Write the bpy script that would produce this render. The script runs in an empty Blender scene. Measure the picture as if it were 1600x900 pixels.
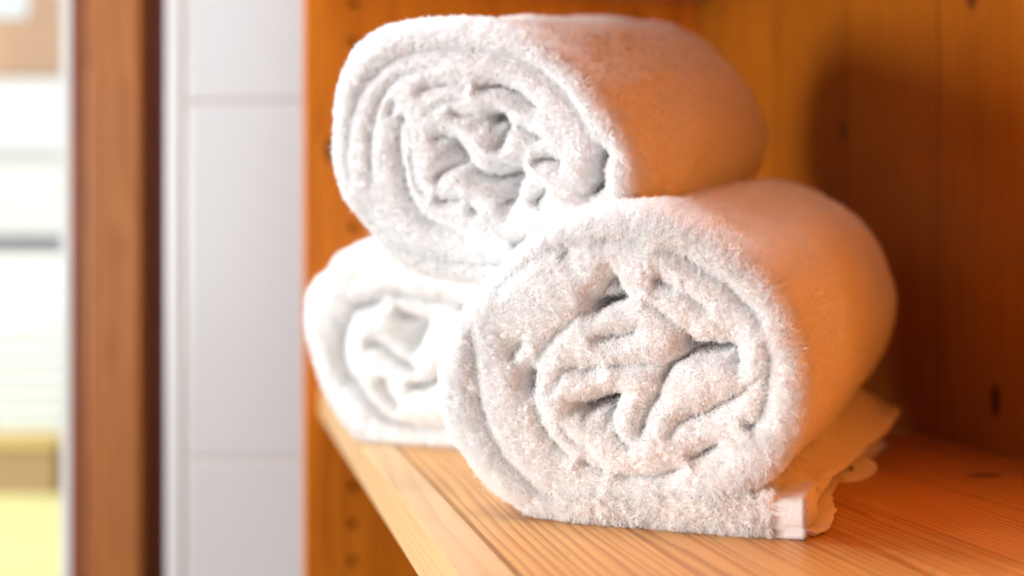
import bpy, bmesh, math, random
import numpy as np
from mathutils import Vector, Matrix, noise

random.seed(7)
RNG = np.random.default_rng(7)
SC = bpy.context.scene
COL = SC.collection
R = math.radians

# ------------------------------------------------------------------ helpers
def link(o, parent=None):
    COL.objects.link(o)
    if parent is not None:
        o.parent = parent
    return o

def tag(o, label=None, cat=None, group=None, kind=None):
    for k, v in (('label', label), ('category', cat), ('group', group), ('kind', kind)):
        if v:
            o[k] = v
    return o

def empty(name, matrix=None):
    o = bpy.data.objects.new(name, None)
    COL.objects.link(o)
    if matrix is not None:
        o.matrix_world = matrix
    return o

def mesh_obj(name, verts, faces, mats, parent=None, smooth=False, fmat=None):
    me = bpy.data.meshes.new(name)
    me.from_pydata([tuple(v) for v in verts], [], faces)
    for m in (mats if isinstance(mats, (list, tuple)) else [mats]):
        me.materials.append(m)
    if smooth:
        me.polygons.foreach_set('use_smooth', [True] * len(me.polygons))
    if fmat is not None:
        me.polygons.foreach_set('material_index', fmat)
    me.update()
    return link(bpy.data.objects.new(name, me), parent)

class MB:
    """collects boxes into one mesh"""
    def __init__(self):
        self.bm = bmesh.new()
    def box(self, x0, x1, y0, y1, z0, z1, bev=0.0, seg=2):
        r = bmesh.ops.create_cube(self.bm, size=1)
        vs = r['verts']
        for v in vs:
            v.co = Vector(((x0 + x1) / 2 + v.co.x * (x1 - x0), (y0 + y1) / 2 + v.co.y * (y1 - y0), (z0 + z1) / 2 + v.co.z * (z1 - z0)))
        if bev:
            es = list({e for v in vs for e in v.link_edges})
            bmesh.ops.bevel(self.bm, geom=es, offset=bev, segments=seg, affect='EDGES', profile=0.5)
        return self
    def build(self, name, mat, parent=None, smooth=False):
        me = bpy.data.meshes.new(name)
        bmesh.ops.recalc_face_normals(self.bm, faces=self.bm.faces)
        self.bm.to_mesh(me)
        self.bm.free()
        me.materials.append(mat)
        if smooth:
            me.polygons.foreach_set('use_smooth', [True] * len(me.polygons))
        return link(bpy.data.objects.new(name, me), parent)

# ------------------------------------------------------------------ materials
def new_mat(name):
    m = bpy.data.materials.new(name)
    m.use_nodes = True
    nt = m.node_tree
    nt.nodes.clear()
    out = nt.nodes.new('ShaderNodeOutputMaterial')
    return m, nt, out

class NT:
    def __init__(self, nt):
        self.nt = nt
    def node(self, t, **kw):
        n = self.nt.nodes.new(t)
        for k, v in kw.items():
            setattr(n, k, v)
        return n
    def lk(self, a, b):
        self.nt.links.new(a, b)
    def math(self, op, a, b=None, c=None):
        n = self.node('ShaderNodeMath', operation=op)
        for i, x in enumerate((a, b, c)):
            if x is None:
                continue
            if isinstance(x, (int, float)):
                n.inputs[i].default_value = x
            else:
                self.lk(x, n.inputs[i])
        return n.outputs[0]
    def comb(self, x, y, z):
        n = self.node('ShaderNodeCombineXYZ')
        for i, v in enumerate((x, y, z)):
            if isinstance(v, (int, float)):
                n.inputs[i].default_value = v
            else:
                self.lk(v, n.inputs[i])
        return n.outputs[0]
    def noise(self, vec, scale=1.0, detail=3.0, rough=0.5):
        n = self.node('ShaderNodeTexNoise')
        n.inputs['Scale'].default_value = scale
        n.inputs['Detail'].default_value = detail
        n.inputs['Roughness'].default_value = rough
        self.lk(vec, n.inputs['Vector'])
        return n.outputs['Fac']
    def ramp(self, fac, stops):
        n = self.node('ShaderNodeValToRGB')
        e = n.color_ramp.elements
        while len(e) < len(stops):
            e.new(0.5)
        for el, (p, c) in zip(e, stops):
            el.position = p
            el.color = (*c, 1) if len(c) == 3 else c
        self.lk(fac, n.inputs['Fac'])
        return n.outputs['Color']
    def mix(self, fac, a, b, mode='MIX'):
        n = self.node('ShaderNodeMix', data_type='RGBA', blend_type=mode)
        ins = [s for s in n.inputs if s.enabled]
        f, A, B = n.inputs['Factor'], n.inputs[6], n.inputs[7]
        for s, x in ((f, fac), (A, a), (B, b)):
            if isinstance(x, (int, float)):
                s.default_value = x
            elif isinstance(x, tuple):
                s.default_value = (*x, 1)
            else:
                self.lk(x, s)
        return n.outputs[2]

def wood(name, early, late, across, along, third, board, freq, knots=(), rough=0.38, seam=0.0012, seed=0.0, seam_shift=0.0, wavy=7.0, contrast=0.72, spec=0.22):
    """pine: growth lines along one object axis, boards across, oval knots at given (along, across) places"""
    m, nt, out = new_mat(name)
    N = NT(nt)
    tc = N.node('ShaderNodeTexCoord')
    sep = N.node('ShaderNodeSeparateXYZ')
    N.lk(tc.outputs['Object'], sep.inputs[0])
    A, L, T = (sep.outputs[i] for i in (across, along, third))
    bx = N.math('DIVIDE', N.math('ADD', A, 10.0 + seam_shift), board)
    bid = N.math('FLOOR', bx)
    bfr = N.math('FRACT', bx)
    wn = N.node('ShaderNodeTexWhiteNoise', noise_dimensions='1D')
    N.lk(N.math('ADD', bid, seed), wn.inputs['W'])
    rnd = wn.outputs['Value']
    # knots push the grain aside
    push = None
    kmask = None
    for (kl, ka, rl, ra) in knots:
        dl = N.math('DIVIDE', N.math('SUBTRACT', L, kl), rl)
        da = N.math('DIVIDE', N.math('SUBTRACT', A, ka), ra)
        d2 = N.math('ADD', N.math('MULTIPLY', dl, dl), N.math('MULTIPLY', da, da))
        k = N.math('POWER', 2.718, N.math('MULTIPLY', d2, -1.0))
        p = N.math('MULTIPLY', N.math('POWER', 2.718, N.math('MULTIPLY', d2, -0.12)), N.math('MULTIPLY', N.math('SIGN', da), ra * 1.2))
        push = p if push is None else N.math('ADD', push, p)
        kmask = k if kmask is None else N.math('MAXIMUM', kmask, k)
    A2 = A if push is None else N.math('SUBTRACT', A, push)
    wv = N.comb(N.math('MULTIPLY', A2, 9.0), N.math('MULTIPLY', L, 2.2), N.math('MULTIPLY', rnd, 37.0))
    warp = N.noise(wv, 1.0, 2.0)
    wv2 = N.comb(N.math('MULTIPLY', A2, 60.0), N.math('MULTIPLY', L, 9.0), N.math('MULTIPLY', rnd, 11.0))
    warp2 = N.noise(wv2, 1.0, 2.0)
    fr = N.math('MULTIPLY', N.math('ADD', N.math('MULTIPLY', rnd, 0.7), 0.65), freq)
    ph = N.math('ADD', N.math('MULTIPLY', A2, fr), N.math('ADD', N.math('MULTIPLY', warp, wavy), N.math('MULTIPLY', warp2, 0.9)))
    ph = N.math('ADD', ph, N.math('MULTIPLY', T, freq * 0.4))
    wv3 = N.comb(N.math('MULTIPLY', A2, 55.0), N.math('MULTIPLY', L, 1.2), N.math('MULTIPLY', rnd, 23.0))
    ph = N.math('ADD', ph, N.math('MULTIPLY', N.noise(wv3, 1.0, 2.0), 5.0))
    ring = N.math('FRACT', ph)
    fine = N.noise(N.comb(N.math('MULTIPLY', A2, 900.0), N.math('MULTIPLY', L, 14.0), T), 1.0, 4.0, 0.65)
    shade = N.ramp(ring, [(0.0, (0, 0, 0)), (0.45, (.12, .12, .12)), (0.80, (.85, .85, .85)), (0.90, (1, 1, 1)), (1.0, (0, 0, 0))])
    f = N.math('ADD', N.math('MULTIPLY', shade, contrast), N.math('MULTIPLY', N.math('SUBTRACT', fine, 0.5), 0.55))
    col = N.mix(f, early, late)
    tone = N.math('ADD', N.math('MULTIPLY', rnd, 0.28), 0.84)
    col = N.mix(1.0, col, N.comb(tone, tone, tone), 'MULTIPLY')
    blot = N.noise(N.comb(N.math('MULTIPLY', A2, 25.0), N.math('MULTIPLY', L, 7.0), T), 1.0, 3.0)
    col = N.mix(N.math('MULTIPLY', blot, 0.35), col, tuple(c * .6 for c in late))
    if kmask is not None:
        kk = N.ramp(N.math('ADD', kmask, N.math('MULTIPLY', N.math('SUBTRACT', fine, .5), .25)), [(0.25, (0, 0, 0)), (0.62, (1, 1, 1))])
        col = N.mix(N.math('MULTIPLY', kk, 0.9), col, (.055, .014, .004))
    # scattered pores and small dents
    vo = N.node('ShaderNodeTexVoronoi')
    vo.inputs['Scale'].default_value = 1.0
    N.lk(N.comb(N.math('MULTIPLY', A, 130.0), N.math('MULTIPLY', L, 45.0), N.math('MULTIPLY', T, 20.0)), vo.inputs['Vector'])
    pore = N.math('LESS_THAN', vo.outputs['Distance'], 0.07)
    col = N.mix(N.math('MULTIPLY', pore, 0.45), col, tuple(c * .35 for c in late))
    # board seams
    edge = N.math('MINIMUM', bfr, N.math('SUBTRACT', 1.0, bfr))
    sm = N.math('LESS_THAN', edge, seam / board * 0.5)
    col = N.mix(N.math('MULTIPLY', sm, 0.75), col, tuple(c * .25 for c in late))
    b = N.node('ShaderNodeBsdfPrincipled')
    N.lk(col, b.inputs['Base Color'])
    b.inputs['Specular IOR Level'].default_value = spec
    rg = N.math('ADD', N.math('MULTIPLY', fine, 0.16), rough - 0.08)
    N.lk(rg, b.inputs['Roughness'])
    bump = N.node('ShaderNodeBump')
    bump.inputs['Strength'].default_value = 0.25
    bump.inputs['Distance'].default_value = 0.0006
    h = N.math('SUBTRACT', N.math('ADD', N.math('MULTIPLY', fine, 0.5), N.math('MULTIPLY', shade, 0.4)), N.math('MULTIPLY', sm, 2.0))
    N.lk(h, bump.inputs['Height'])
    N.lk(bump.outputs[0], b.inputs['Normal'])
    N.lk(b.outputs[0], out.inputs['Surface'])
    return m

def plain(name, col, rough=0.6, var=0.08, scale=8.0, bump=0.0, spec=0.5):
    m, nt, out = new_mat(name)
    N = NT(nt)
    tc = N.node('ShaderNodeTexCoord')
    n = N.noise(tc.outputs['Object'], scale, 4.0)
    c = N.mix(n, tuple(x * (1 - var) for x in col), tuple(min(1, x * (1 + var)) for x in col))
    b = N.node('ShaderNodeBsdfPrincipled')
    N.lk(c, b.inputs['Base Color'])
    b.inputs['Roughness'].default_value = rough
    b.inputs['Specular IOR Level'].default_value = spec
    if bump:
        bp = N.node('ShaderNodeBump')
        bp.inputs['Strength'].default_value = 0.5
        bp.inputs['Distance'].default_value = bump
        N.lk(n, bp.inputs['Height'])
        N.lk(bp.outputs[0], b.inputs['Normal'])
    N.lk(b.outputs[0], out.inputs['Surface'])
    return m

def terry(name, col, translucent, bump=0.0):
    m, nt, out = new_mat(name)
    N = NT(nt)
    d = N.node('ShaderNodeBsdfDiffuse')
    t = N.node('ShaderNodeBsdfTranslucent')
    d.inputs['Color'].default_value = (*col, 1)
    t.inputs['Color'].default_value = (*col, 1)
    mx = N.node('ShaderNodeMixShader')
    mx.inputs[0].default_value = translucent
    N.lk(d.outputs[0], mx.inputs[1])
    N.lk(t.outputs[0], mx.inputs[2])
    if bump:
        tc = N.node('ShaderNodeTexCoord')
        v = N.node('ShaderNodeTexVoronoi')
        v.inputs['Scale'].default_value = 620
        N.lk(tc.outputs['Object'], v.inputs['Vector'])
        n2 = N.noise(tc.outputs['Object'], 160.0, 4.0)
        bp = N.node('ShaderNodeBump')
        bp.inputs['Strength'].default_value = 0.7
        bp.inputs['Distance'].default_value = bump
        N.lk(N.math('ADD', N.math('MULTIPLY', v.outputs['Distance'], -1.0), n2), bp.inputs['Height'])
        N.lk(bp.outputs[0], d.inputs['Normal'])
    N.lk(mx.outputs[0], out.inputs['Surface'])
    return m

EARLY, LATE = (.53, .172, .012), (.28, .064, .004)
M_TERRY = terry('terry_cloth', (.92, .915, .91), 0.0, 0.0012)
M_PILE = terry('terry_pile', (.968, .967, .965), 0.25)
M_HEM = terry('woven_hem', (.80, .745, .69), 0.1, 0.0003)
M_TAG = plain('satin_label', (.86, .83, .80), 0.5, 0.04, 90)
M_INK = plain('label_ink', (.03, .03, .04), 0.7)

# ------------------------------------------------------------------ the cabinet frame of reference
# local x = depth of the cabinet (front edge 0 -> back), y = along the shelf's front edge away from the viewer, z = up, shelf top = 0
A1 = math.atan2(440, 2000)
CAB = Matrix.Translation((-0.0181, 0.427, 0)) @ Matrix.Rotation(A1, 4, 'Z')
DEPTH, FAR, NEAR = 0.345, 0.686, -0.50
cab = empty('pine_cabinet', CAB)
tag(cab, 'open orange pine cabinet whose shelf carries the rolled towels', 'cabinet')

W_SHELF = wood('pine_shelf', (.66, .345, .11), (.38, .135, .025), 0, 1, 2, 0.058, 240, [(0.150, 0.292, .006, .010)], 0.40, 0.0006, 3.0, 0.0135, 1.4, 0.9)
W_SIDE = wood('pine_side', (.70, .205, .012), (.43, .088, .005), 0, 2, 1, 0.125, 95, [(0.205, 0.012, .012, .007)], 0.42, 0.0008, 5.0, 0.06)
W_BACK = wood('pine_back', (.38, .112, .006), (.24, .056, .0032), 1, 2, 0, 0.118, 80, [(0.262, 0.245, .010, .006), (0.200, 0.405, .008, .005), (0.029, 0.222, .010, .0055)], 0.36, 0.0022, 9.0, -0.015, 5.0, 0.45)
W_LIP = wood('pine_lipping', (.66, .41, .19), (.53, .28, .105), 2, 1, 0, 0.5, 260, (), 0.33, 0.0, 2.0, 0.0, 2.0, .6)

sh = MB().box(0.0198, DEPTH - .001, NEAR + .001, FAR - .001, -.022, 0, .0008).build('shelf', W_SHELF, cab)
MB().box(0.0, 0.0195, NEAR + .001, FAR - .001, -.0222, .0002, .0012, 3).build('front_lipping', W_LIP, sh)
MB().box(0.001, DEPTH - .001, NEAR + .001, FAR - .001, .345, .367, .0008).build('shelf', W_SHELF, cab)
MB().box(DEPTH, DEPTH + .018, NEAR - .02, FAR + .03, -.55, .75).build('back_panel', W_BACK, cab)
MB().box(-.012, DEPTH - .0005, NEAR - .025, NEAR, -.55, .75, .001).build('side_panel', W_SIDE, cab)

def side_with_holes():
    o = MB().box(-.012, DEPTH - .0005, FAR, FAR + .030, -.55, .75, .0012).build('side_panel', W_SIDE, cab)
    bm = bmesh.new()
    for x in (0.029, 0.29):
        for k in range(-8, 18):
            z = -.0845 + .032 * k
            if abs(z + .011) < .016:
                continue
            r = bmesh.ops.create_cone(bm, cap_ends=True, segments=16, radius1=.0038, radius2=.0038, depth=.036)
            for v in r['verts']:
                v.co = Vector((x + v.co.x, FAR + v.co.z, z + v.co.y))
    bmesh.ops.recalc_face_normals(bm, faces=bm.faces)
    me = bpy.data.meshes.new('cut')
    bm.to_mesh(me); bm.free()
    c = bpy.data.objects.new('cut', me)
    COL.objects.link(c)
    c.parent = cab
    md = o.modifiers.new('b', 'BOOLEAN')
    md.object = c
    md.operation = 'DIFFERENCE'
    bpy.context.view_layer.update()
    dg = bpy.context.evaluated_depsgraph_get()
    new = bpy.data.meshes.new_from_object(o.evaluated_get(dg))
    o.modifiers.clear()
    o.data = new
    bpy.data.objects.remove(c)
side_with_holes()

# ------------------------------------------------------------------ towels
FACES = {
 'upper': dict(contour=[(-75.9, 60.0), (-74.1, 71.9), (-71.6, 83.7), (-68.6, 94.0), (-63.4, 102.5), (-58.5, 108.9), (-50.7, 113.0), (-42.3, 115.6), (-25.8, 117.2), (-2.2, 116.1), (17.5, 111.3), (35.0, 101.9), (43.4, 94.5), (53.1, 84.4), (61.1, 71.7), (66.6, 59.9), (69.2, 48.9), (67.7, 37.0), (63.7, 26.0), (55.2, 14.8), (41.4, 6.3), (22.7, 0.6), (3.7, -2.4), (-18.7, -1.0), (-36.5, 3.7), (-49.3, 11.6), (-60.2, 23.3), (-67.0, 32.5), (-71.9, 39.3), (-74.4, 49.3)],
  creases=[
   ([(-30.7, 84.6), (-22.7, 87.6), (-12.1, 87.9), (-1.8, 86.8)], 4.0, 4.59),
   ([(-1.8, 86.8), (8.8, 86.8), (11.9, 85.8), (18.7, 82.9), (23.6, 79.0), (30.4, 75.3)], 11.0, 3.16),
   ([(-44.7, 75.1), (-42.6, 79.4), (-40.0, 83.6)], 4.0, 2.87),
   ([(-38.5, 72.8), (-37.1, 74.4), (-35.0, 76.1)], 5.0, 2.58),
   ([(-38.5, 72.8), (-40.8, 61.7), (-40.4, 49.9), (-37.1, 37.9), (-31.2, 28.9), (-22.3, 24.3), (-13.8, 21.8), (-6.7, 16.7)], 5.0, 3.73),
   ([(11.2, 15.1), (18.5, 17.4), (33.4, 25.0), (41.2, 30.6)], 5.0, 3.44),
   ([(-6.7, 53.2), (-14.8, 51.2), (-21.6, 47.3), (-24.4, 44.4)], 8.0, 3.16),
   ([(-24.6, 63.1), (-19.0, 64.7), (-13.8, 65.0)], 5.0, 2.87),
   ([(14.9, 71.0), (10.5, 65.5), (5.6, 57.1)], 13.0, 6.89),
   ([(14.9, 70.7), (22.8, 65.8), (27.5, 62.8), (33.2, 62.6)], 8.0, 2.58),
   ([(-14.5, 76.6), (-6.8, 73.9), (1.6, 72.4)], 4.0, 3.44),
   ([(6.1, 33.2), (11.3, 35.1), (15.8, 37.6)], 10.0, 3.44),
   ([(24.4, 52.2), (32.0, 53.1), (40.0, 50.6)], 9.0, 2.3),
   ([(32.2, 41.5), (29.1, 39.3), (24.7, 32.9)], 9.0, 2.3),
   ([(-24.6, 37.6), (-18.2, 35.4), (-8.5, 37.3)], 7.0, 2.58),
   ([(-8.5, 37.3), (-5.6, 32.3), (-1.5, 27.8)], 6.0, 2.87),
   ([(-33.5, 61.4), (-34.5, 49.7), (-30.2, 40.7), (-25.0, 37.1)], 3.0, 2.87),
   ([(-25.9, 75.7), (-15.8, 81.0), (-3.1, 80.9)], 2.0, 2.87),
   ([(-67.2, 41.6), (-67.3, 59.7), (-59.7, 83.2), (-47.1, 97.1), (-26.9, 103.9), (1.6, 102.7), (22.7, 97.2), (39.8, 83.7), (49.4, 69.5), (55.5, 58.7)], 3.0, 4.31),
   ([(-62.6, 35.4), (-50.3, 20.1), (-34.2, 11.6), (-18.0, 8.5), (1.2, 6.4), (23.2, 9.3), (38.9, 16.4)], 3.0, 4.31),
   ([(-55.0, 44.3), (-55.1, 62.2), (-48.4, 82.6), (-35.8, 94.1), (-14.6, 96.9)], 2.0, 3.44),
  ],
  pockets=[
   ([(-14.4, 65.6), (-10.0, 60.6), (-6.0, 54.1)], 16, 4.88, (-17.6, 56.5)),
   ([(1.7, 73.0), (9.9, 74.6), (14.9, 71.0)], 13, 4.02, (7.8, 67.0)),
   ([(-6.6, 54.1), (-2.2, 49.6), (4.8, 46.5), (12.4, 47.2), (20.5, 49.2)], 10, 3.44, (5.1, 41.3)),
   ([(20.8, 49.2), (17.3, 42.5), (15.3, 34.5)], 19, 6.31, (8.2, 39.8)),
   ([(57.0, 58.7), (59.1, 54.4), (57.8, 47.8), (56.2, 39.5), (49.6, 36.0)], 11, 3.73, (51.1, 47.2)),
  ]),
 'rear': dict(contour=[(-80.3, 74.2), (-78.1, 87.6), (-72.2, 95.2), (-64.2, 100.9), (-58.8, 108.5), (-47.9, 114.1), (-35.1, 118.8), (-8.1, 121.2), (24.1, 120.9), (55.1, 115.2), (73.8, 99.2), (84.5, 74.7), (80.3, 46.3), (68.5, 21.0), (48.9, 5.7), (21.2, -0.9), (-7.2, -2.0), (-32.1, -1.4), (-46.9, 1.6), (-59.5, 13.6), (-69.9, 30.4), (-76.7, 49.3), (-79.8, 62.7)],
  creases=[
   ([(-48.1, 79.5), (-38.3, 81.5), (-31.0, 83.8), (-26.7, 87.6)], 9.5, 4.4),
   ([(-42.5, 80.3), (-51.3, 72.7), (-56.9, 57.4), (-54.7, 42.3), (-43.6, 29.8), (-34.5, 20.0), (-26.7, 13.9), (-11.0, 10.5), (13.5, 10.9), (37.5, 16.0)], 8.1, 5.5),
   ([(-27.6, 87.6), (-4.9, 85.1), (23.2, 81.8)], 5.4, 5.13),
   ([(-21.6, 78.3), (-13.4, 74.3), (-5.3, 70.4)], 10.8, 5.5),
   ([(-40.6, 58.2), (-30.5, 57.3), (-22.3, 51.5), (-12.1, 45.4), (-4.0, 40.1)], 9.5, 4.77),
   ([(-29.3, 40.1), (-27.1, 30.0), (-18.2, 19.1)], 8.1, 4.77),
   ([(-13.6, 35.0), (-2.5, 34.6), (7.0, 40.5), (14.4, 48.0)], 12.2, 4.77),
   ([(17.2, 81.7), (22.0, 80.3), (27.1, 78.9)], 10.8, 3.67),
  ],
  pockets=[
   ([(0.0, 71.6), (-4.6, 64.1), (-7.7, 54.8)], 15, 7.33, (-11.6, 65.9)),
  ]),
 'front': dict(contour=[(1.3, 123.9), (-6.0, 123.5), (-14.1, 122.1), (-21.4, 120.0), (-28.3, 116.8), (-39.1, 109.7), (-48.7, 100.6), (-60.0, 89.6), (-67.9, 81.0), (-74.2, 71.6), (-78.2, 61.5), (-79.1, 54.7), (-78.2, 39.0), (-74.8, 28.6), (-70.3, 22.1), (-61.4, 12.1), (-52.3, 5.7), (-43.1, 0.2), (-31.9, -2.5), (-19.3, -0.2), (-3.0, 2.4), (13.0, 4.6), (28.5, 7.1), (38.7, 9.3), (47.7, 13.5), (54.9, 18.2), (60.6, 24.0), (65.5, 31.6), (68.8, 39.8), (70.8, 48.9), (71.4, 57.3), (70.8, 65.7), (69.1, 73.6), (63.1, 87.4), (54.3, 99.9), (41.8, 109.8), (26.1, 118.0), (13.0, 122.7)],
  creases=[
   ([(-1.5, 98.3), (-8.9, 89.5), (-14.0, 81.8)], 6.0, 2.52),
   ([(-12.5, 71.1), (-5.4, 72.7), (3.6, 73.9), (9.7, 78.6)], 7.0, 2.27),
   ([(12.8, 96.1), (16.1, 95.4), (20.9, 93.4), (24.2, 92.5)], 8.0, 2.01),
   ([(20.9, 93.4), (30.4, 88.1), (37.8, 82.7)], 3.0, 2.52),
   ([(-11.0, 109.5), (2.8, 110.4), (15.9, 108.8)], 3.0, 3.02),
   ([(15.9, 108.8), (30.5, 102.1), (36.1, 98.1), (44.6, 92.6), (53.9, 83.0), (58.1, 75.0)], 6.0, 2.77),
   ([(58.1, 75.0), (59.2, 67.1), (58.5, 54.7), (56.6, 45.1), (52.6, 40.0)], 6.0, 2.52),
   ([(49.2, 37.8), (51.6, 39.4), (54.1, 41.5)], 13.0, 2.01),
   ([(32.5, 70.8), (25.8, 65.4), (20.1, 62.0), (16.9, 57.4), (15.8, 53.3)], 19.0, 2.27),
   ([(15.8, 54.4), (14.9, 49.8), (10.9, 44.0), (7.5, 36.0), (8.5, 32.2)], 11.0, 2.01),
   ([(-25.6, 59.1), (-14.7, 59.2), (-5.3, 60.8)], 5.0, 2.27),
   ([(-5.3, 60.8), (5.3, 61.6), (18.3, 63.0)], 4.0, 2.27),
   ([(-4.2, 44.2), (-3.3, 37.5), (-0.5, 31.0), (7.3, 28.1)], 4.0, 2.52),
   ([(18.9, 32.8), (21.3, 36.7), (24.2, 40.1), (31.1, 42.9), (37.7, 46.0), (44.5, 50.2), (51.0, 54.9), (55.2, 59.2)], 7.0, 2.27),
   ([(26.4, 25.1), (29.0, 26.8), (37.4, 30.5), (40.4, 33.4)], 10.0, 2.27),
   ([(-5.2, 18.1), (8.1, 17.4), (17.0, 18.7), (26.8, 22.6)], 7.0, 2.52),
   ([(-19.1, 23.2), (-11.9, 20.0), (-5.2, 17.5)], 6.0, 2.27),
   ([(-37.3, 59.5), (-33.7, 66.2), (-20.6, 78.3), (-11.1, 87.7)], 3.0, 2.52),
   ([(-38.2, 50.3), (-35.9, 41.7), (-30.2, 30.2), (-19.9, 23.4)], 5.0, 2.52),
   ([(-40.5, 71.5), (-44.9, 66.9), (-48.2, 62.1)], 6.0, 2.01),
   ([(-63.0, 79.2), (-62.8, 63.3), (-60.2, 42.0), (-50.8, 23.2), (-37.3, 10.7), (-24.6, 5.5)], 3.0, 3.78),
   ([(-55.5, 87.2), (-43.7, 97.8), (-29.5, 106.0), (-10.9, 111.5)], 2.5, 3.53),
   ([(-24.1, 104.2), (-20.8, 105.5), (-17.8, 106.5)], 5.0, 1.76),
   ([(-31.5, 48.5), (-26.4, 53.9), (-22.8, 60.5)], 2.5, 2.27),
   ([(-26.4, 36.9), (-21.1, 30.7), (-10.4, 25.5)], 2.5, 2.52),
   ([(10.0, 87.9), (20.1, 81.2), (26.6, 75.1)], 3.5, 2.27),
  ],
  pockets=[
   ([(4.0, 88.1), (-1.1, 86.2), (-5.9, 84.7), (-13.2, 81.5)], 15, 3.27, (-4.4, 90.3)),
   ([(-1.5, 98.3), (0.2, 92.3), (4.0, 87.8)], 12, 3.02, (-3.1, 89.8)),
   ([(27.1, 75.2), (30.0, 71.0), (38.2, 70.7), (46.2, 71.4)], 14, 3.27, (38.6, 66.0)),
   ([(45.7, 71.9), (46.8, 67.2), (47.7, 62.1)], 10, 3.53, (42.3, 65.6)),
   ([(-20.1, 43.7), (-14.3, 45.8), (-8.1, 47.8), (-0.8, 50.4)], 15, 3.27, (-9.8, 42.9)),
   ([(-0.8, 50.4), (-3.9, 44.4), (-5.1, 38.7)], 9, 3.53, (-9.8, 42.9)),
   ([(-37.5, 59.5), (-36.9, 54.0), (-38.8, 48.2)], 10, 3.53, (-43.1, 53.3)),
  ]),
}
FOLD_EDGE = [('fold', [(-28.0, 3.4, 6.2), (-19.2, 2.7, 7.8), (-5.7, 2.5, 8.3), (15.5, 2.8, 8.4), (36.0, 3.3, 8.3), (55.9, 4.1, 8.1), (72.0, 4.9, 8.0)])]

def catmull(pts, step):
    P = [np.array(p, float) for p in pts]
    P = [2 * P[0] - P[1]] + P + [2 * P[-1] - P[-2]]
    out = []
    for i in range(1, len(P) - 2):
        a, b, c, d = P[i - 1:i + 3]
        n = max(2, int(np.linalg.norm((c - b)[:2]) / step))
        for k in range(n):
            t = k / n
            out.append(0.5 * (2 * b + (c - a) * t + (2 * a - 5 * b + 4 * c - d) * t * t + (3 * b - a - 3 * c + d) * t ** 3))
    out.append(P[-2])
    return np.array(out)

def nz(x, y, z):
    return noise.noise(Vector((x, y, z)))

def ss(x, a, b):
    t = np.clip((x - a) / (b - a), 0, 1)
    return t * t * (3 - 2 * t)

def towel_frame(C, th, ta, r):
    th, ta = R(th), R(ta)
    w = Vector((math.sin(th) * math.cos(ta), math.cos(th) * math.cos(ta), math.sin(ta)))
    u = Vector((math.cos(th), -math.sin(th), 0))
    v = u.cross(w)
    o = Vector(C) - v * r
    M = Matrix.Identity(4)
    for i in range(3):
        M[i][0], M[i][1], M[i][2], M[i][3] = u[i], w[i], v[i], o[i]
    return M

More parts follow.
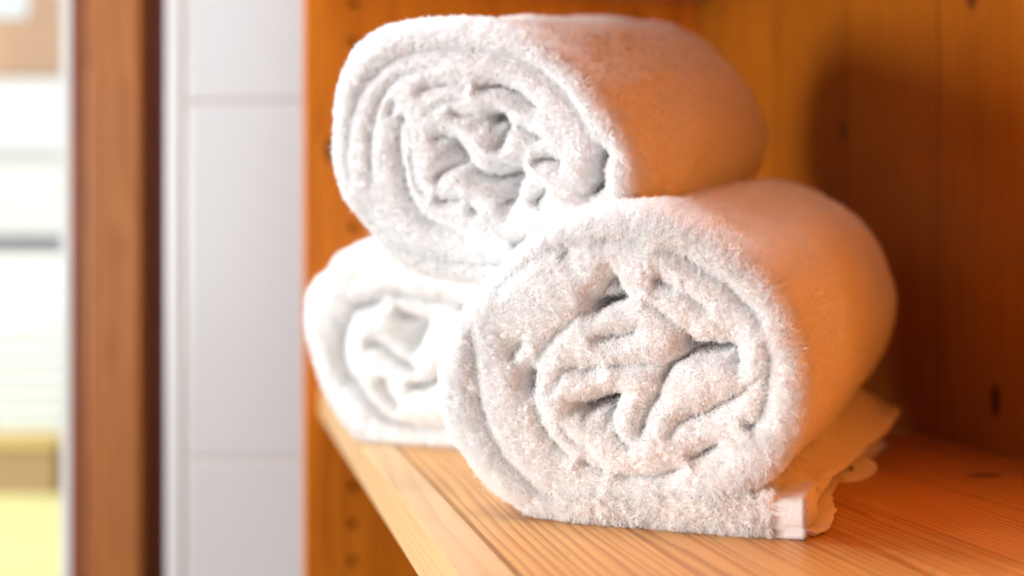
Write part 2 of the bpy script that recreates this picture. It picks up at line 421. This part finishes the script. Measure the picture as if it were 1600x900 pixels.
def build_roll(name, parent, strips, L, r, grow, seed, wr=0.0034):
    """terry sheet wound up: each traced layer is a thick band with a rounded front fold, running back along the roll"""
    V, F = [], []
    NC = 12
    for si, (kind, pts) in enumerate(strips):
        p = catmull(pts, 1.6) / 1000.0
        n = len(p)
        tan = np.gradient(p[:, :2], axis=0)
        tan = tan / np.maximum(np.linalg.norm(tan, axis=1, keepdims=True), 1e-9)
        ker = np.ones(5) / 5
        if n > 9:
            tp = np.pad(tan, ((2, 2), (0, 0)), mode='edge')
            tan = np.stack([np.convolve(tp[:, i], ker, 'valid') for i in (0, 1)], 1)
            tan = tan / np.maximum(np.linalg.norm(tan, axis=1, keepdims=True), 1e-9)
        nor = np.stack([-tan[:, 1], tan[:, 0]], 1)
        ln = L if kind == 'outer' else (.03 if kind == 'fold' else 0.075)
        deep = [ln - (ln - .012) * k / (30 if kind == 'outer' else 8) for k in range(31 if kind == 'outer' else 9)]
        base = 0.012 if kind == 'low' else 0.0
        ns = None
        for i in range(n):
            hw = p[i, 2]
            e = (i if kind == 'fold' else min(i, n - 1 - i)) * 1.6e-3          # rounded strip ends
            if e < hw:
                hw *= max(.25, math.sqrt(max(0.0, 1 - (1 - e / hw) ** 2)))
            cap = min(hw * 1.0, .0062 if kind != 'fold' else .005)
            pw = .62 if kind != 'fold' else .42
            dz = base + .0028 * nz(si * 3.1 + seed, i * .03, 0) + .0012 * nz(si * 3.1 + seed, i * .11, 5)
            if kind == 'inner':
                dz += .0015 + .002 * nz(si * 5.7, seed, 1.0)
            prof = [(hw, d) for d in deep]
            for k in range(NC + 1):
                a = math.pi * k / NC
                prof.append((hw * math.cos(a), dz + cap - cap * max(0.0, math.sin(a)) ** pw + (.0016 if kind == 'fold' and k == 8 else 0)))
            prof += [(-hw, d) for d in reversed(deep)]
            if ns is None:
                ns = len(prof)
            for (o_, w_) in prof:
                q = p[i, :2] + nor[i] * o_
                V.append([q[0], w_, q[1]])
        b0 = len(V) - n * ns
        for i in range(n - 1):
            for k in range(ns - 1):
                a = b0 + i * ns + k
                F.append((a, a + 1, a + ns + 1, a + ns))
        if kind == 'fold':
            F.append(tuple(b0 + (n - 1) * ns + k for k in range(ns)))
    # cloth filling the middle of the roll behind the folds, and the far end
    for (w_, s) in () if strips[0][0] == 'fold' else ((.034, .80), (L - .012, .93)):
        b0 = len(V)
        V.append([0, w_, r])
        rx = .062
        for k in range(48):
            a = 2 * math.pi * k / 48
            V.append([rx * s * math.cos(a), w_, r + r * s * math.sin(a)])
        for k in range(48):
            F.append((b0, b0 + 1 + k, b0 + 1 + (k + 1) % 48))
    V = np.array(V)
    # soft deformation along the roll
    for i in range(len(V)):
        x, w_, z = V[i]
        dx, dzc = x, z - r
        rad = math.hypot(dx, dzc)
        g = 1 + grow * w_ / L
        if w_ > L - .035:
            t = (w_ - (L - .035)) / .035
            g *= 1 - .20 * t ** 2.6
        f = min(1, w_ / .05)
        if rad > .03:
            a = math.atan2(dzc, dx)
            g += f * (wr * nz(math.cos(a) * 1.6 + seed, math.sin(a) * 1.6, w_ * 14) + .5 * wr * nz(math.cos(a) * 3 + w_ * 9, math.sin(a) * 3 + seed, w_ * 26)) / rad
        lump = .0010
        V[i, 0] = dx * g + lump * nz(x * 90, w_ * 90 + seed, z * 90)
        V[i, 2] = r + dzc * g + lump * nz(x * 90 + 7, w_ * 90 + seed, z * 90)
        V[i, 1] = w_ + lump * 1.2 * nz(x * 80 + 3, seed, z * 80) * (1 if w_ < .03 else 0)
    return mesh_obj(name, V, F, M_TERRY, parent, smooth=True)

def seg_field(P, pts):
    """nearest distance of points P to a polyline, which side of it they lie on, and how far along it"""
    pts = np.array(pts, float) / 1000.0
    seg = pts[1:] - pts[:-1]
    ln = np.linalg.norm(seg, axis=1)
    cum = np.concatenate([[0], np.cumsum(ln)])
    best = np.full(len(P), 1e9); side = np.zeros(len(P)); along = np.zeros(len(P))
    for i in range(len(seg)):
        ap = P - pts[i]
        t = np.clip(ap @ seg[i] / max(ln[i] ** 2, 1e-12), 0, 1)
        q = ap - t[:, None] * seg[i]
        d = np.hypot(q[:, 0], q[:, 1])
        m = d < best
        best = np.where(m, d, best)
        side = np.where(m, np.sign(seg[i][0] * ap[:, 1] - seg[i][1] * ap[:, 0]), side)
        along = np.where(m, (cum[i] + t * ln[i]) / cum[-1], along)
    return best, side, along

def dense(pts, step=2.0):
    c = catmull([(p[0], p[1], 1) for p in pts], step)
    return c[:, :2]

def vnoise(A, sx, off):
    return np.array([noise.noise(Vector((a[0] * sx + off, a[1] * sx + off * .7, a[2] * sx))) for a in A])

def build_towel(name, parent, face, L, r, grow, seed, wr):
    """rolled towel as one skin: the wound, creased end (folds pressed against each other, pockets running in between them) and the long side"""
    cl = catmull([(p[0], p[1], 1) for p in face['contour'] + [face['contour'][0]]], 1.0)[:, :2] / 1000.0
    NS = 720
    dd = np.concatenate([[0], np.cumsum(np.linalg.norm(np.diff(cl, axis=0), axis=1))])
    u = np.linspace(0, dd[-1], NS, endpoint=False)
    con = np.stack([np.interp(u, dd, cl[:, i]) for i in (0, 1)], 1)
    cen = np.array([con[:, 0].mean(), con[:, 1].mean()])
    rel = con - cen
    rel *= (1 + .006 * np.array([nz(math.cos(a) * 5 + seed, math.sin(a) * 5, 3) for a in np.arctan2(rel[:, 1], rel[:, 0])]))[:, None]
    con = cen + rel
    NR = 130
    ts = np.linspace(0.004, 1, NR) ** .8
    P = (cen + ts[:, None, None] * rel[None]).reshape(-1, 2)
    # crinkle the places where creases run, so no line is drawn too cleanly
    jit = np.stack([vnoise(np.c_[P, np.zeros(len(P))], 95, seed + k * 9) for k in (0, 1)], 1) * .0010
    jit += np.stack([vnoise(np.c_[P, np.zeros(len(P))], 320, seed + 4 + k * 9) for k in (0, 1)], 1) * .0004
    Q = P + jit
    W = np.zeros(len(P))
    g = lambda x: 1 - np.sqrt(np.clip(1 - (1 - np.clip(x, 0, 1)) ** 2, 0, 1))
    pill = np.zeros(len(P))
    for pts, D, Rr in face['creases']:
        d, sd, al = seg_field(Q, dense(pts))
        tq = np.clip(np.minimum(al, 1 - al) / .25, 0, 1) ** .5
        pill = np.maximum(pill, min(1, D / 8) * tq * g(d / .0120))
        tp = np.clip(np.minimum(al, 1 - al) / .18, 0.02, 1) ** .6
        Rr = Rr / 1000.0 * 1.75
        D = D * 2.1 + 1.0
        h = D / 1000.0 * (.45 * g(d / Rr) + .55 * g(d / (Rr * .45))) * tp
        W = np.maximum(W, h) + .3 * np.minimum(W, h)
    for pts, D, lam, inside in face['pockets']:
        dp = dense(pts)
        d, sd, al = seg_field(Q, dp)
        pill = np.maximum(pill, .9 * g(d / .0120))
        s0 = seg_field(np.array([inside]) / 1000.0, dp)[1][0]
        tp = np.clip(np.minimum(al, 1 - al) / .12, 0.05, 1) ** .6
        lam = lam / 1000.0 * 1.15
        D = D * 2.9
        slope = np.exp(-(d / lam) ** 1.3 * 1.1)
        lip = .6 * g(d / .0016) + .4 * g(d / .006)
        W = np.maximum(W, D / 1000.0 * np.where(sd * s0 > 0, slope, lip) * tp)
    dc = (1 - np.repeat(ts, NS)) * np.tile(np.linalg.norm(rel, axis=1), NR)
    Re = .0105
    edge = .0075 * g(dc / Re)
    W = W + edge + .0075 * pill + .0022 * vnoise(np.c_[P, np.zeros(len(P))], 24, seed + 11)
    W += .0009 * vnoise(np.c_[P, np.zeros(len(P))], 42, seed + 2) + .0005 * vnoise(np.c_[P, np.zeros(len(P))], 130, seed + 6)
    V = [np.c_[P[:, 0], W, P[:, 1]]]
    # side, to the far end
    wl = W.reshape(NR, NS)[-1]
    NL = 70
    for k in range(1, NL + 1):
        w_ = wl + (L - wl) * (k / NL)
        V.append(np.c_[con[:, 0], w_, con[:, 1]])
    V = np.concatenate(V)
    x, w_, z = V[:, 0].copy(), V[:, 1].copy(), V[:, 2] - r
    rad = np.hypot(x, z); ang = np.arctan2(z, x)
    sc = 1 + grow * np.clip(w_, 0, None) / L
    t = np.clip((w_ - (L - .045)) / .045, 0, 1)
    sc *= 1 - .24 * t ** 2.8
    f = ss(w_, .004, .07)
    # soft folds that wander round the roll
    A = np.c_[np.cos(ang) * 1.5 + w_ * 3, np.sin(ang) * 1.5, w_ * 13]
    B = np.c_[np.cos(ang) * 3.2 + w_ * 8, np.sin(ang) * 3.2, w_ * 30]
    sc += f * (wr * vnoise(A, 1, seed) + .45 * wr * vnoise(B, 1, seed + 5)) / np.maximum(rad, .02)
    V[:, 0] = x * sc
    V[:, 2] = r + z * sc
    F = []
    rows = NR + NL
    for i in range(rows - 1):
        a, b = i * NS, (i + 1) * NS
        for k in range(NS):
            k2 = (k + 1) % NS
            F.append((a + k, a + k2, b + k2, b + k))
    c0 = len(V)
    F += [tuple(range(NS - 1, -1, -1)), tuple(range((rows - 1) * NS, rows * NS))]
    V = V.tolist()
    o = mesh_obj(name, V, F, M_TERRY, parent, smooth=True)
    bm = bmesh.new(); bm.from_mesh(o.data)
    bmesh.ops.recalc_face_normals(bm, faces=bm.faces)
    bm.to_mesh(o.data); bm.free()
    return o

def grow_pile(name, parent, meshes, n_tufts, dens, length, per=6, radius=.00016, seed=1, spread=.0011):
    """terry loops: tufts of short curved threads over the cloth"""
    rng = np.random.default_rng(seed)
    T0, T1, T2 = [], [], []
    for o in meshes:
        me = o.data
        me.calc_loop_triangles()
        co = np.empty(len(me.vertices) * 3); me.vertices.foreach_get('co', co); co = co.reshape(-1, 3)
        tr = np.empty(len(me.loop_triangles) * 3, int); me.loop_triangles.foreach_get('vertices', tr); tr = tr.reshape(-1, 3)
        T0.append(co[tr[:, 0]]); T1.append(co[tr[:, 1]]); T2.append(co[tr[:, 2]])
    A, B, C = np.concatenate(T0), np.concatenate(T1), np.concatenate(T2)
    nrm = np.cross(B - A, C - A)
    ar = np.linalg.norm(nrm, axis=1) / 2
    cen = (A + B + C) / 3
    nrm = nrm / np.maximum(np.linalg.norm(nrm, axis=1, keepdims=True), 1e-12)
    w = ar * dens(cen, nrm)
    w = w / w.sum()
    ti = rng.choice(len(w), n_tufts, p=w)
    u = rng.random((n_tufts, 2)); su = np.sqrt(u[:, :1])
    pos = A[ti] * (1 - su) + B[ti] * su * (1 - u[:, 1:]) + C[ti] * su * u[:, 1:]
    nn = nrm[ti]
    ln = length(pos, nn) * rng.uniform(.65, 1.25, n_tufts)
    lean = rng.normal(0, .22, (n_tufts, 3))
    tdir = nn + lean
    tdir /= np.linalg.norm(tdir, axis=1, keepdims=True)
    # every thread of each tuft
    P0 = np.repeat(pos, per, 0) + rng.normal(0, spread * .6, (n_tufts * per, 3))
    NN = np.repeat(nn, per, 0)
    P0 = P0 - NN * .0006
    D = np.repeat(tdir, per, 0) + rng.normal(0, .22, (n_tufts * per, 3))
    D /= np.linalg.norm(D, axis=1, keepdims=True)
    LN = np.repeat(ln, per)[:, None] * rng.uniform(.7, 1.15, (n_tufts * per, 1)) + .0006
    curl = rng.normal(0, .22, (n_tufts * per, 3)) * LN
    tip = np.repeat(pos + tdir * ln[:, None], per, 0)
    m = n_tufts * per
    pts = np.empty((m, 4, 3))
    pts[:, 0] = P0
    pts[:, 1] = P0 + (NN * .6 + D * .4) * LN * .38
    pts[:, 2] = P0 + D * LN * .72 + curl * .5
    pts[:, 3] = (P0 + D * LN + curl) * .82 + tip * .18
    cv = bpy.data.hair_curves.new(name)
    cv.add_curves([4] * m)
    cv.attributes['position'].data.foreach_set('vector', pts.reshape(-1).astype(np.float32))
    ra = cv.attributes.get('radius') or cv.attributes.new('radius', 'FLOAT', 'POINT')
    rr = np.tile(np.array([1.0, 1.0, .9, .45]) * radius, m).astype(np.float32)
    ra.data.foreach_set('value', rr)
    cv.materials.append(M_PILE)
    o = bpy.data.objects.new(name, cv)
    link(o, parent)
    o['kind'] = 'stuff'
    return o

GROUP = 'rolled white towels stacked on the shelf'
def roll_density(r, rx=.06, side=.22):
    def f(c, n):
        rad = np.hypot(c[:, 0] / (rx * 1.0), (c[:, 2] - r) / r)
        outside = ss(rad, .80, .95)
        front = 1 - ss(c[:, 1], .012, .030)
        return np.where(outside > .5, front + (1 - front) * side, 1 - .8 * ss(c[:, 1], .006, .016)) + 1e-6
    return f
def roll_length(base, side):
    def f(p, n):
        front = 1 - ss(p[:, 1], .010, .034)
        rim = ss(np.hypot(p[:, 0] / .070, (p[:, 2] - .058) / .058), .72, .98)
        return (side + (base * (.50 + .50 * rim) - side) * front) * (1 - .5 * ss(p[:, 1], .004, .012) * (1 - rim))
    return f

# front towel -------------------------------------------------------
MF = towel_frame((.0416, .504, .0608), 23, 5.0, .0585)
tf = empty('bath_towel', MF)
tag(tf, 'nearest rolled white terry towel with its loose end and care label lying on the shelf', 'towel', GROUP)
roll_f = build_towel('towel_roll', tf, FACES['front'], .300, .0585, .05, 1.7, .0034)

# its loose end: two layers with ruffled hems, built flat on the shelf and taken into the towel's frame
th = R(23)
EA = Vector((math.sin(th), math.cos(th), 0)); EB = Vector((math.cos(th), -math.sin(th), 0)); E0 = Vector((.013, .5145, 0))
INV = MF.inverted()
def flap_layer(name, b_in, b_out, zb, zt, La, ruff, seed, mats, hem=.011, corner=.0):
    """one cloth layer: profile across (rounded hem edge), swept along the roll"""
    NA, V, F, MI = 110, [], [], []
    NB = 26
    a_list = [La * (k / NA) for k in range(NA + 1)]
    rows = []
    for ia, a in enumerate(a_list):
        t = a / La
        e = b_out(a)
        wob = ruff * (.55 * math.sin(a * 2 * math.pi / .0078 + 3 * nz(a * 40, seed, 0)) + 1.1 * nz(a * 110, seed, 3))
        z0, z1 = zb(a), zt(a)
        fr = 1.0
        if a < .007:                     # rounded near fold
            fr = math.sqrt(max(0.0, 1 - (1 - a / .007) ** 2))
        mid = (z0 + z1) / 2
        prof = []
        for k in range(NB + 1):          # top, inner -> hem
            s = k / NB
            b = b_in + (e - b_in) * s
            k2 = ss(np.array([b]), e - .040, e)[0]
            z1 = zt(a) - (zt(a) - z0 - .0032) * .85 * ss(np.array([b]), e - .022, e)[0]
            z = z1 + wob * k2 + .0010 * nz(a * 60, b * 60, seed) * (1 + k2) - .0012 * (1 if b > e - hem else 0) * 1.0
            prof.append((b, mid + (z - mid) * (.15 + .85 * fr)))
        h = prof[-1][1]
        zlow = mid + (z0 + wob * .8 - mid) * (.15 + .85 * fr)
        zlow = max(zlow, .0006)
        for k in (1, 2, 3):
            aa = math.pi * k / 4
            prof.append((e + .0012 * math.sin(aa) + .0012 * wob / max(ruff, 1e-6), h + (zlow - h) * k / 4))
        for k in range(9):               # underside back in
            s = k / 8
            b = e + (b_in - e) * s
            prof.append((b, zlow + (max(.0006, mid + (z0 - mid) * (.15 + .85 * fr)) - zlow) * min(1, s * 3)))
        rows.append(len(V))
        for (b, z) in prof:
            V.append(INV @ (E0 + EA * (a + .0) + EB * b + Vector((0, 0, z))))
        npf = len(prof)
    for ia in range(NA):
        for k in range(npf - 1):
            a = rows[ia] + k
            F.append((a, a + npf, a + npf + 1, a + 1))
            bmid = V[a]
            MI.append(1 if (k >= NB - 6) else 0)
    F.append(tuple(rows[0] + k for k in range(npf))); MI.append(0)
    F.append(tuple(rows[-1] + k for k in reversed(range(npf)))); MI.append(0)
    return mesh_obj(name, V, F, mats, tf, smooth=True, fmat=MI)

def lerp(a, pts):
    return float(np.interp(a, [p[0] for p in pts], [p[1] for p in pts]))
top_e = lambda a: lerp(a, [(0, .1020), (.03, .1005), (.08, .0985), (.14, .104), (.20, .109), (.27, .107)])
low_e = lambda a: lerp(a, [(0, .103), (.015, .1075), (.05, .104), (.09, .096), (.13, .094), (.18, .096), (.27, .100)])
ztop = lambda a: lerp(a, [(0, .0155), (.05, .0165), (.10, .020), (.16, .027), (.22, .033), (.27, .0345)])
zmid = lambda a: lerp(a, [(0, .0085), (.05, .0095), (.10, .011), (.16, .0155), (.22, .019), (.27, .019)])
zmid2 = lambda a: zmid(a) - .0012
E0 = E0 + EA * .010
low = flap_layer('lower_layer', .0, low_e, lambda a: .0008 + .0 * a, zmid2, .262, .0011, 4.0, [M_TERRY, M_HEM])
upl = flap_layer('loose_end', -.004, top_e, zmid, ztop, .264, .0026, 9.0, [M_TERRY, M_HEM])

# the folded front edge of the loose end, ending in a bare woven hem
fold = build_roll('folded_edge', tf, FOLD_EDGE, .300, .0585, 0, 4.4)
fold.data.materials.clear()
fold.data.materials.append(M_HEM)
# pile on the front towel
dr = roll_density(.0585, .070, .55)
grow_pile('terry_pile', tf, [roll_f], 165000, dr, roll_length(.0020, .0013), 6, .00009, 11)
def flap_d(c, n):
    w_ = c[:, 1]
    W = c @ np.array(MF.to_3x3().transposed()) + np.array(MF.translation)
    rel = W - np.array(E0)
    b = rel @ np.array(EB); a = rel @ np.array(EA)
    return np.where(b < .090, 1, 0) * (np.where(a < .012, 1.0, .28)) + 1e-9
grow_pile('terry_pile', tf, [upl, low, fold], 20000, flap_d, lambda p, n: .0011 + .0019 * (1 - ss(p[:, 1], .0, .02)), 7, .00011, 12)

# care label sticking out from under the loose end: a folded satin loop leaning against it
def care_label():
    root_p = Vector((.1405, .607, .0006))
    ux = Vector((.95, .31, 0)).normalized(); uy = Vector((-.31, .95, 0)).normalized()
    V, F = [], []
    NU, NV = 22, 12
    def surf(s, t, leaf):
        x = s * .043
        half = .5 * math.sqrt(max(.004, 1 - max(0, (s - .55) / .45) ** 2.4))
        tt = .5 + (t - .5) * 2 * half
        if leaf:
            d, z = .017 * tt + .003 * math.sin(s * 3), .0135 * tt ** .8 * (1 - .25 * s) + .001 * math.sin(s * 6 + 1)
        else:
            d, z = .012 + .020 * tt, .0120 * tt * (1 - .3 * s) * .6 + .001
        return root_p + ux * x + uy * d + Vector((0, 0, z))
    for leaf in (0, 1):
        b0 = len(V)
        for i in range(NU + 1):
            for j in range(NV + 1):
                V.append(INV @ surf(i / NU, j / NV, leaf))
        for i in range(NU):
            for j in range(NV):
                a = b0 + i * (NV + 1) + j
                F.append((a, a + NV + 1, a + NV + 2, a + 1))
    o = mesh_obj('care_label', V, F, M_TAG, tf, smooth=True)
    md = o.modifiers.new('thick', 'SOLIDIFY'); md.thickness = .0004; md.offset = 0
    V, F = [], []
    def stroke(s0, t0, s1, t1, wd=.016):
        d = Vector((s1 - s0, t1 - t0)); d.normalize(); nrm = Vector((-d.y, d.x)) * wd
        b = len(V)
        for (s, t) in ((s0 + nrm.x, t0 + nrm.y * 2), (s1 + nrm.x, t1 + nrm.y * 2), (s1 - nrm.x, t1 - nrm.y * 2), (s0 - nrm.x, t0 - nrm.y * 2)):
            V.append(INV @ (surf(s, t, 1) + Vector((.0001, -.0006, .0004))))
        F.append((b, b + 1, b + 2, b + 3))
    for g in ((.46, .26, .475, .54), (.52, .28, .535, .54), (.535, .54, .58, .30), (.60, .28, .61, .52), (.64, .50, .67, .30), (.67, .30, .70, .52),
              (.62, .70, .72, .66), (.66, .82, .78, .74)):
        stroke(*g)
    mesh_obj('printed_mark', V, F, M_INK, o)
care_label()

# upper towel ------------------------------------------------------
MU = towel_frame((-.0158, .575, .155), 22.5, 9, .058)
tu = empty('bath_towel', MU)
tag(tu, 'rolled white terry towel lying on top of the two other rolls', 'towel', GROUP)
roll_u = build_towel('towel_roll', tu, FACES['upper'], .310, .058, .10, 21.3, .0040)
grow_pile('terry_pile', tu, [roll_u], 65000, roll_density(.058, .064, .2), roll_length(.0016, .0011), 6, .00010, 21)

# rear towel --------------------------------------------------------
MR = towel_frame((-.05, .734, .058), 22, 3, .058)
tr_ = empty('bath_towel', MR)
tag(tr_, 'rolled white towel at the back of the shelf, half hidden under the top roll', 'towel', GROUP)
roll_r = build_towel('towel_roll', tr_, FACES['rear'], .290, .058, .03, 33.1, .003)
grow_pile('terry_pile', tr_, [roll_r], 26000, roll_density(.058, .064, .12), roll_length(.0018, .0008), 5, .00014, 31)

# ------------------------------------------------------------------ the room behind
ZW = 1.25
def wx(px, z=ZW):
    return (px - 800) / 2000 * z
# tiled wall: bevelled white tiles on pale grout, with a plain corner strip beside the door
M_TILE = plain('white_glazed_tile', (.585, .575, .575), 0.22, 0.05, 3.0)
M_GROUT = plain('grout', (.60, .54, .50), 0.9, 0.05, 60)
tw = empty('tiled_wall', Matrix.Translation((wx(258), ZW, -.6)))
tag(tw, 'white tiled wall between the wooden door frame and the cabinet', 'wall')
g = MB().box(0.004, .55, .0022, .08, 0, 1.6)
g.build('grout', M_GROUT, tw)
t_ = MB()
TH, TWD, gp = .348, .20, .0045
z0 = .6 + .102 - (717 - 422) / 2000 * ZW
x0 = wx(290) - wx(258)
for r_ in range(-2, 4):
    for c_ in range(3):
        xa = x0 + c_ * TWD
        t_.box(xa + gp / 2, xa + TWD - gp / 2, 0, .02, max(0.0, z0 + r_ * TH + gp / 2), min(1.6, z0 + (r_ + 1) * TH - gp / 2), .0018)
t_.build('wall_tiles', M_TILE, tw)
MB().box(.0, x0 - gp / 2, -.001, .03, 0, 1.6, .004, 3).build('corner_strip', plain('white_trim', (.66, .65, .64), .3, .03, 4), tw)

# glazed wooden door: moulded post, rebate coloured dark for its shade, white gasket, pane
W_DOOR = wood('stained_door', (.41, .15, .042), (.26, .08, .022), 0, 2, 1, .5, 120, (), 0.4, 0.0, 12.0)
W_DOOR_SHADE = wood('shaded_rebate', (.19, .058, .032), (.13, .036, .02), 0, 2, 1, .5, 120, (), 0.5, 0.0, 14.0)  # door stain made darker: the shadow in the reveal is put into the colour
dr_ = empty('glazed_door', Matrix.Translation((wx(110), ZW, -.6)))
tag(dr_, 'brown stained wooden door frame holding a clear pane onto the garden', 'door')
o0 = wx(110)
ps = MB()
ps.box(wx(140) - o0, wx(226) - o0, -.012, .05, 0, 1.6, .004, 3)
ps.build('post', W_DOOR, dr_)
MB().box(0, wx(139.5) - o0, -.004, .05, 0, 1.6, .004, 3).build('glazing_bead', wood('stained_bead', (.27, .085, .035), (.18, .05, .018), 0, 2, 1, .5, 120, (), 0.45, 0.0, 13.0), dr_)
MB().box(wx(226.4) - o0, wx(257) - o0, .012, .05, 0, 1.6).build('rebate', W_DOOR_SHADE, dr_)
MB().box(-.0125, -.0005, .008, .05, 0, 1.6, .002).build('gasket', plain('pale_gasket', (.62, .62, .6), .5), dr_)
gm, gnt, gout = new_mat('clear_glass')
G = NT(gnt)
tb = G.node('ShaderNodeBsdfTransparent'); tb.inputs[0].default_value = (.97, .98, .97, 1)
gb = G.node('ShaderNodeBsdfGlossy'); gb.inputs['Roughness'].default_value = .02
gx = G.node('ShaderNodeMixShader'); gx.inputs[0].default_value = .05
G.lk(tb.outputs[0], gx.inputs[1]); G.lk(gb.outputs[0], gx.inputs[2]); G.lk(gx.outputs[0], gout.inputs['Surface'])
MB().box(-.70, -.013, .026, .031, 0, 1.6).build('pane', gm, dr_)

# garden beyond the pane
def at(py, y):
    return .102 + (422 - py) / 2000 * y
GZ = -.78
M_LAWN = plain('mown_lawn', (.66, .62, .27), .9, .2, 5.0, .01)
lawn = mesh_obj('lawn', [(-9, 1.45, GZ), (.6, 1.45, GZ), (.6, 12, GZ), (-9, 12, GZ)], [(0, 1, 2, 3)], M_LAWN)
lawn['kind'] = 'structure'
YF = 5.0
bx0, bx1 = -2.75, wx(87, YF)
pl = empty('garden_planter', Matrix.Translation((bx0, YF, GZ)))
tag(pl, 'long tan planter box on a grey plinth at the edge of the lawn', 'planter')
zt, zb_ = at(702, YF) - GZ, at(796, YF) - GZ
MB().box(0, bx1 - bx0, 0, .4, zb_, zt, .004).build('box', plain('tan_board', (.40, .26, .14), .7, .1, 5), pl)
MB().box(0, bx1 - bx0, -.01, .4, zt + .001, zt + .022, .004).build('rim', plain('ochre_board', (.55, .38, .12), .7), pl)
MB().box(.01, bx1 - bx0 - .01, .02, .38, 0, zb_ - .001).build('plinth', plain('grey_plinth', (.33, .35, .40), .8), pl)
YS = 6.0
fx0, fx1 = -3.4, -1.95
fe = empty('slatted_fence', Matrix.Translation((fx0, YS, GZ)))
tag(fe, 'pale fence of wide horizontal slats behind the planter', 'fence')
M_SLAT = plain('pale_slat', (.76, .775, .79), .6, .05, 4)
zt, zb_ = at(392, YS) - GZ, 0.0
sl = MB(); n = 13; hgt = (zt - zb_) / n
for k in range(n):
    sl.box(0, fx1 - fx0, 0, .025, zb_ + k * hgt + .006, zb_ + (k + 1) * hgt - .006, .003)
sl.build('slats', M_SLAT, fe)
MB().box(0, fx1 - fx0, .03, .05, 0, zt).build('backing', plain('grey_backing', (.52, .54, .52), .8), fe)
MB().box(-.02, fx1 - fx0 + .02, -.02, .06, zt + .002, zt + .075).build('capping', plain('dark_capping', (.05, .055, .08), .7), fe)
YH = 9.0
hs = empty('neighbour_house', Matrix.Translation((-6.0, YH, GZ)))
tag(hs, 'pale rendered house with orange timber boarding under its eaves beyond the fence', 'house')
zt = at(118, YH) - GZ
MB().box(0, 3.4, 0, .3, 0, zt).build('wall', plain('pale_render', (.72, .71, .72), .8, .05, 1.2), hs)
MB().box(0, 3.4, -.03, 0, at(250, YH) - GZ, at(232, YH) - GZ).build('ledge', plain('grey_ledge', (.52, .50, .50), .8), hs)
W_TIMB = wood('gable_boarding', (.55, .29, .13), (.38, .18, .07), 0, 2, 1, .14, 40, (), .6, .004, 20.0)
MB().box(0, 3.4, -.06, .3, zt + .002, zt + 1.0).build('timber_gable', W_TIMB, hs)
wn_ = MB().box(2.15, 2.62, -.075, -.061, at(30, YH) - GZ, zt + .75).build('window', plain('window_glass', (.62, .70, .74), .1), hs)

# ------------------------------------------------------------------ light
def area(name, loc, target, size, power, col, sy=None, spread=None):
    l = bpy.data.lights.new(name, 'AREA')
    l.energy = power
    l.color = col
    l.size = size
    if sy:
        l.shape = 'RECTANGLE'; l.size_y = sy
    if spread:
        l.spread = R(spread)
    o = bpy.data.objects.new(name, l)
    COL.objects.link(o)
    o.location = loc
    o.rotation_euler = (Vector(target) - Vector(loc)).to_track_quat('-Z', 'Y').to_euler()
    return o
area('room_window_light', (-2.0, -.10, .235), (.05, .68, .13), .62, 55, (1.0, .997, .992), .58)
area('roof_window_light', (-.32, .62, 1.45), (-.03, .62, .05), .22, 17, (.82, .91, 1.0), .9)
area('room_glow', (-1.25, -.95, .55), (.0, .6, .1), 1.5, 13, (.98, .985, 1.0), 1.2)
area('added_bounce_lamp', (-1.2, -.02, .26), (.325, .42, .18), .07, 29, (1.0, .97, .70), .07, 9)  # added narrow lamp on the near back panel; its bounce warms the towel sides
area('garden_daylight', (-3.6, 2.6, 4.2), (-2.6, 6.5, -.2), 3.0, 800, (.97, .98, 1.0))
w = bpy.data.worlds.new('World')
SC.world = w
w.use_nodes = True
w.node_tree.nodes['Background'].inputs[0].default_value = (.95, .96, 1.0, 1)
w.node_tree.nodes['Background'].inputs[1].default_value = .018

# ------------------------------------------------------------------ camera
cd = bpy.data.cameras.new('camera')
cam = bpy.data.objects.new('camera', cd)
COL.objects.link(cam)
cd.sensor_width = 36
cd.lens = 45
cd.shift_y = (422 - 450) / 1600
cd.clip_start = .02
cd.clip_end = 60
cam.location = (0, 0, .102)
cam.rotation_euler = (R(90), 0, 0)
cd.dof.use_dof = True
cd.dof.focus_distance = .508
cd.dof.aperture_fstop = 4.2
SC.camera = cam

SC.view_settings.view_transform = 'Standard'
SC.view_settings.look = 'None'
SC.view_settings.exposure = 0
SC.view_settings.gamma = 1
SC.cycles.max_bounces = 12
SC.cycles.diffuse_bounces = 10
SC.cycles.transparent_max_bounces = 16
SC.cycles.use_denoising = True
SC.cycles_curves.shape = 'RIBBONS'
SC.render.film_transparent = False
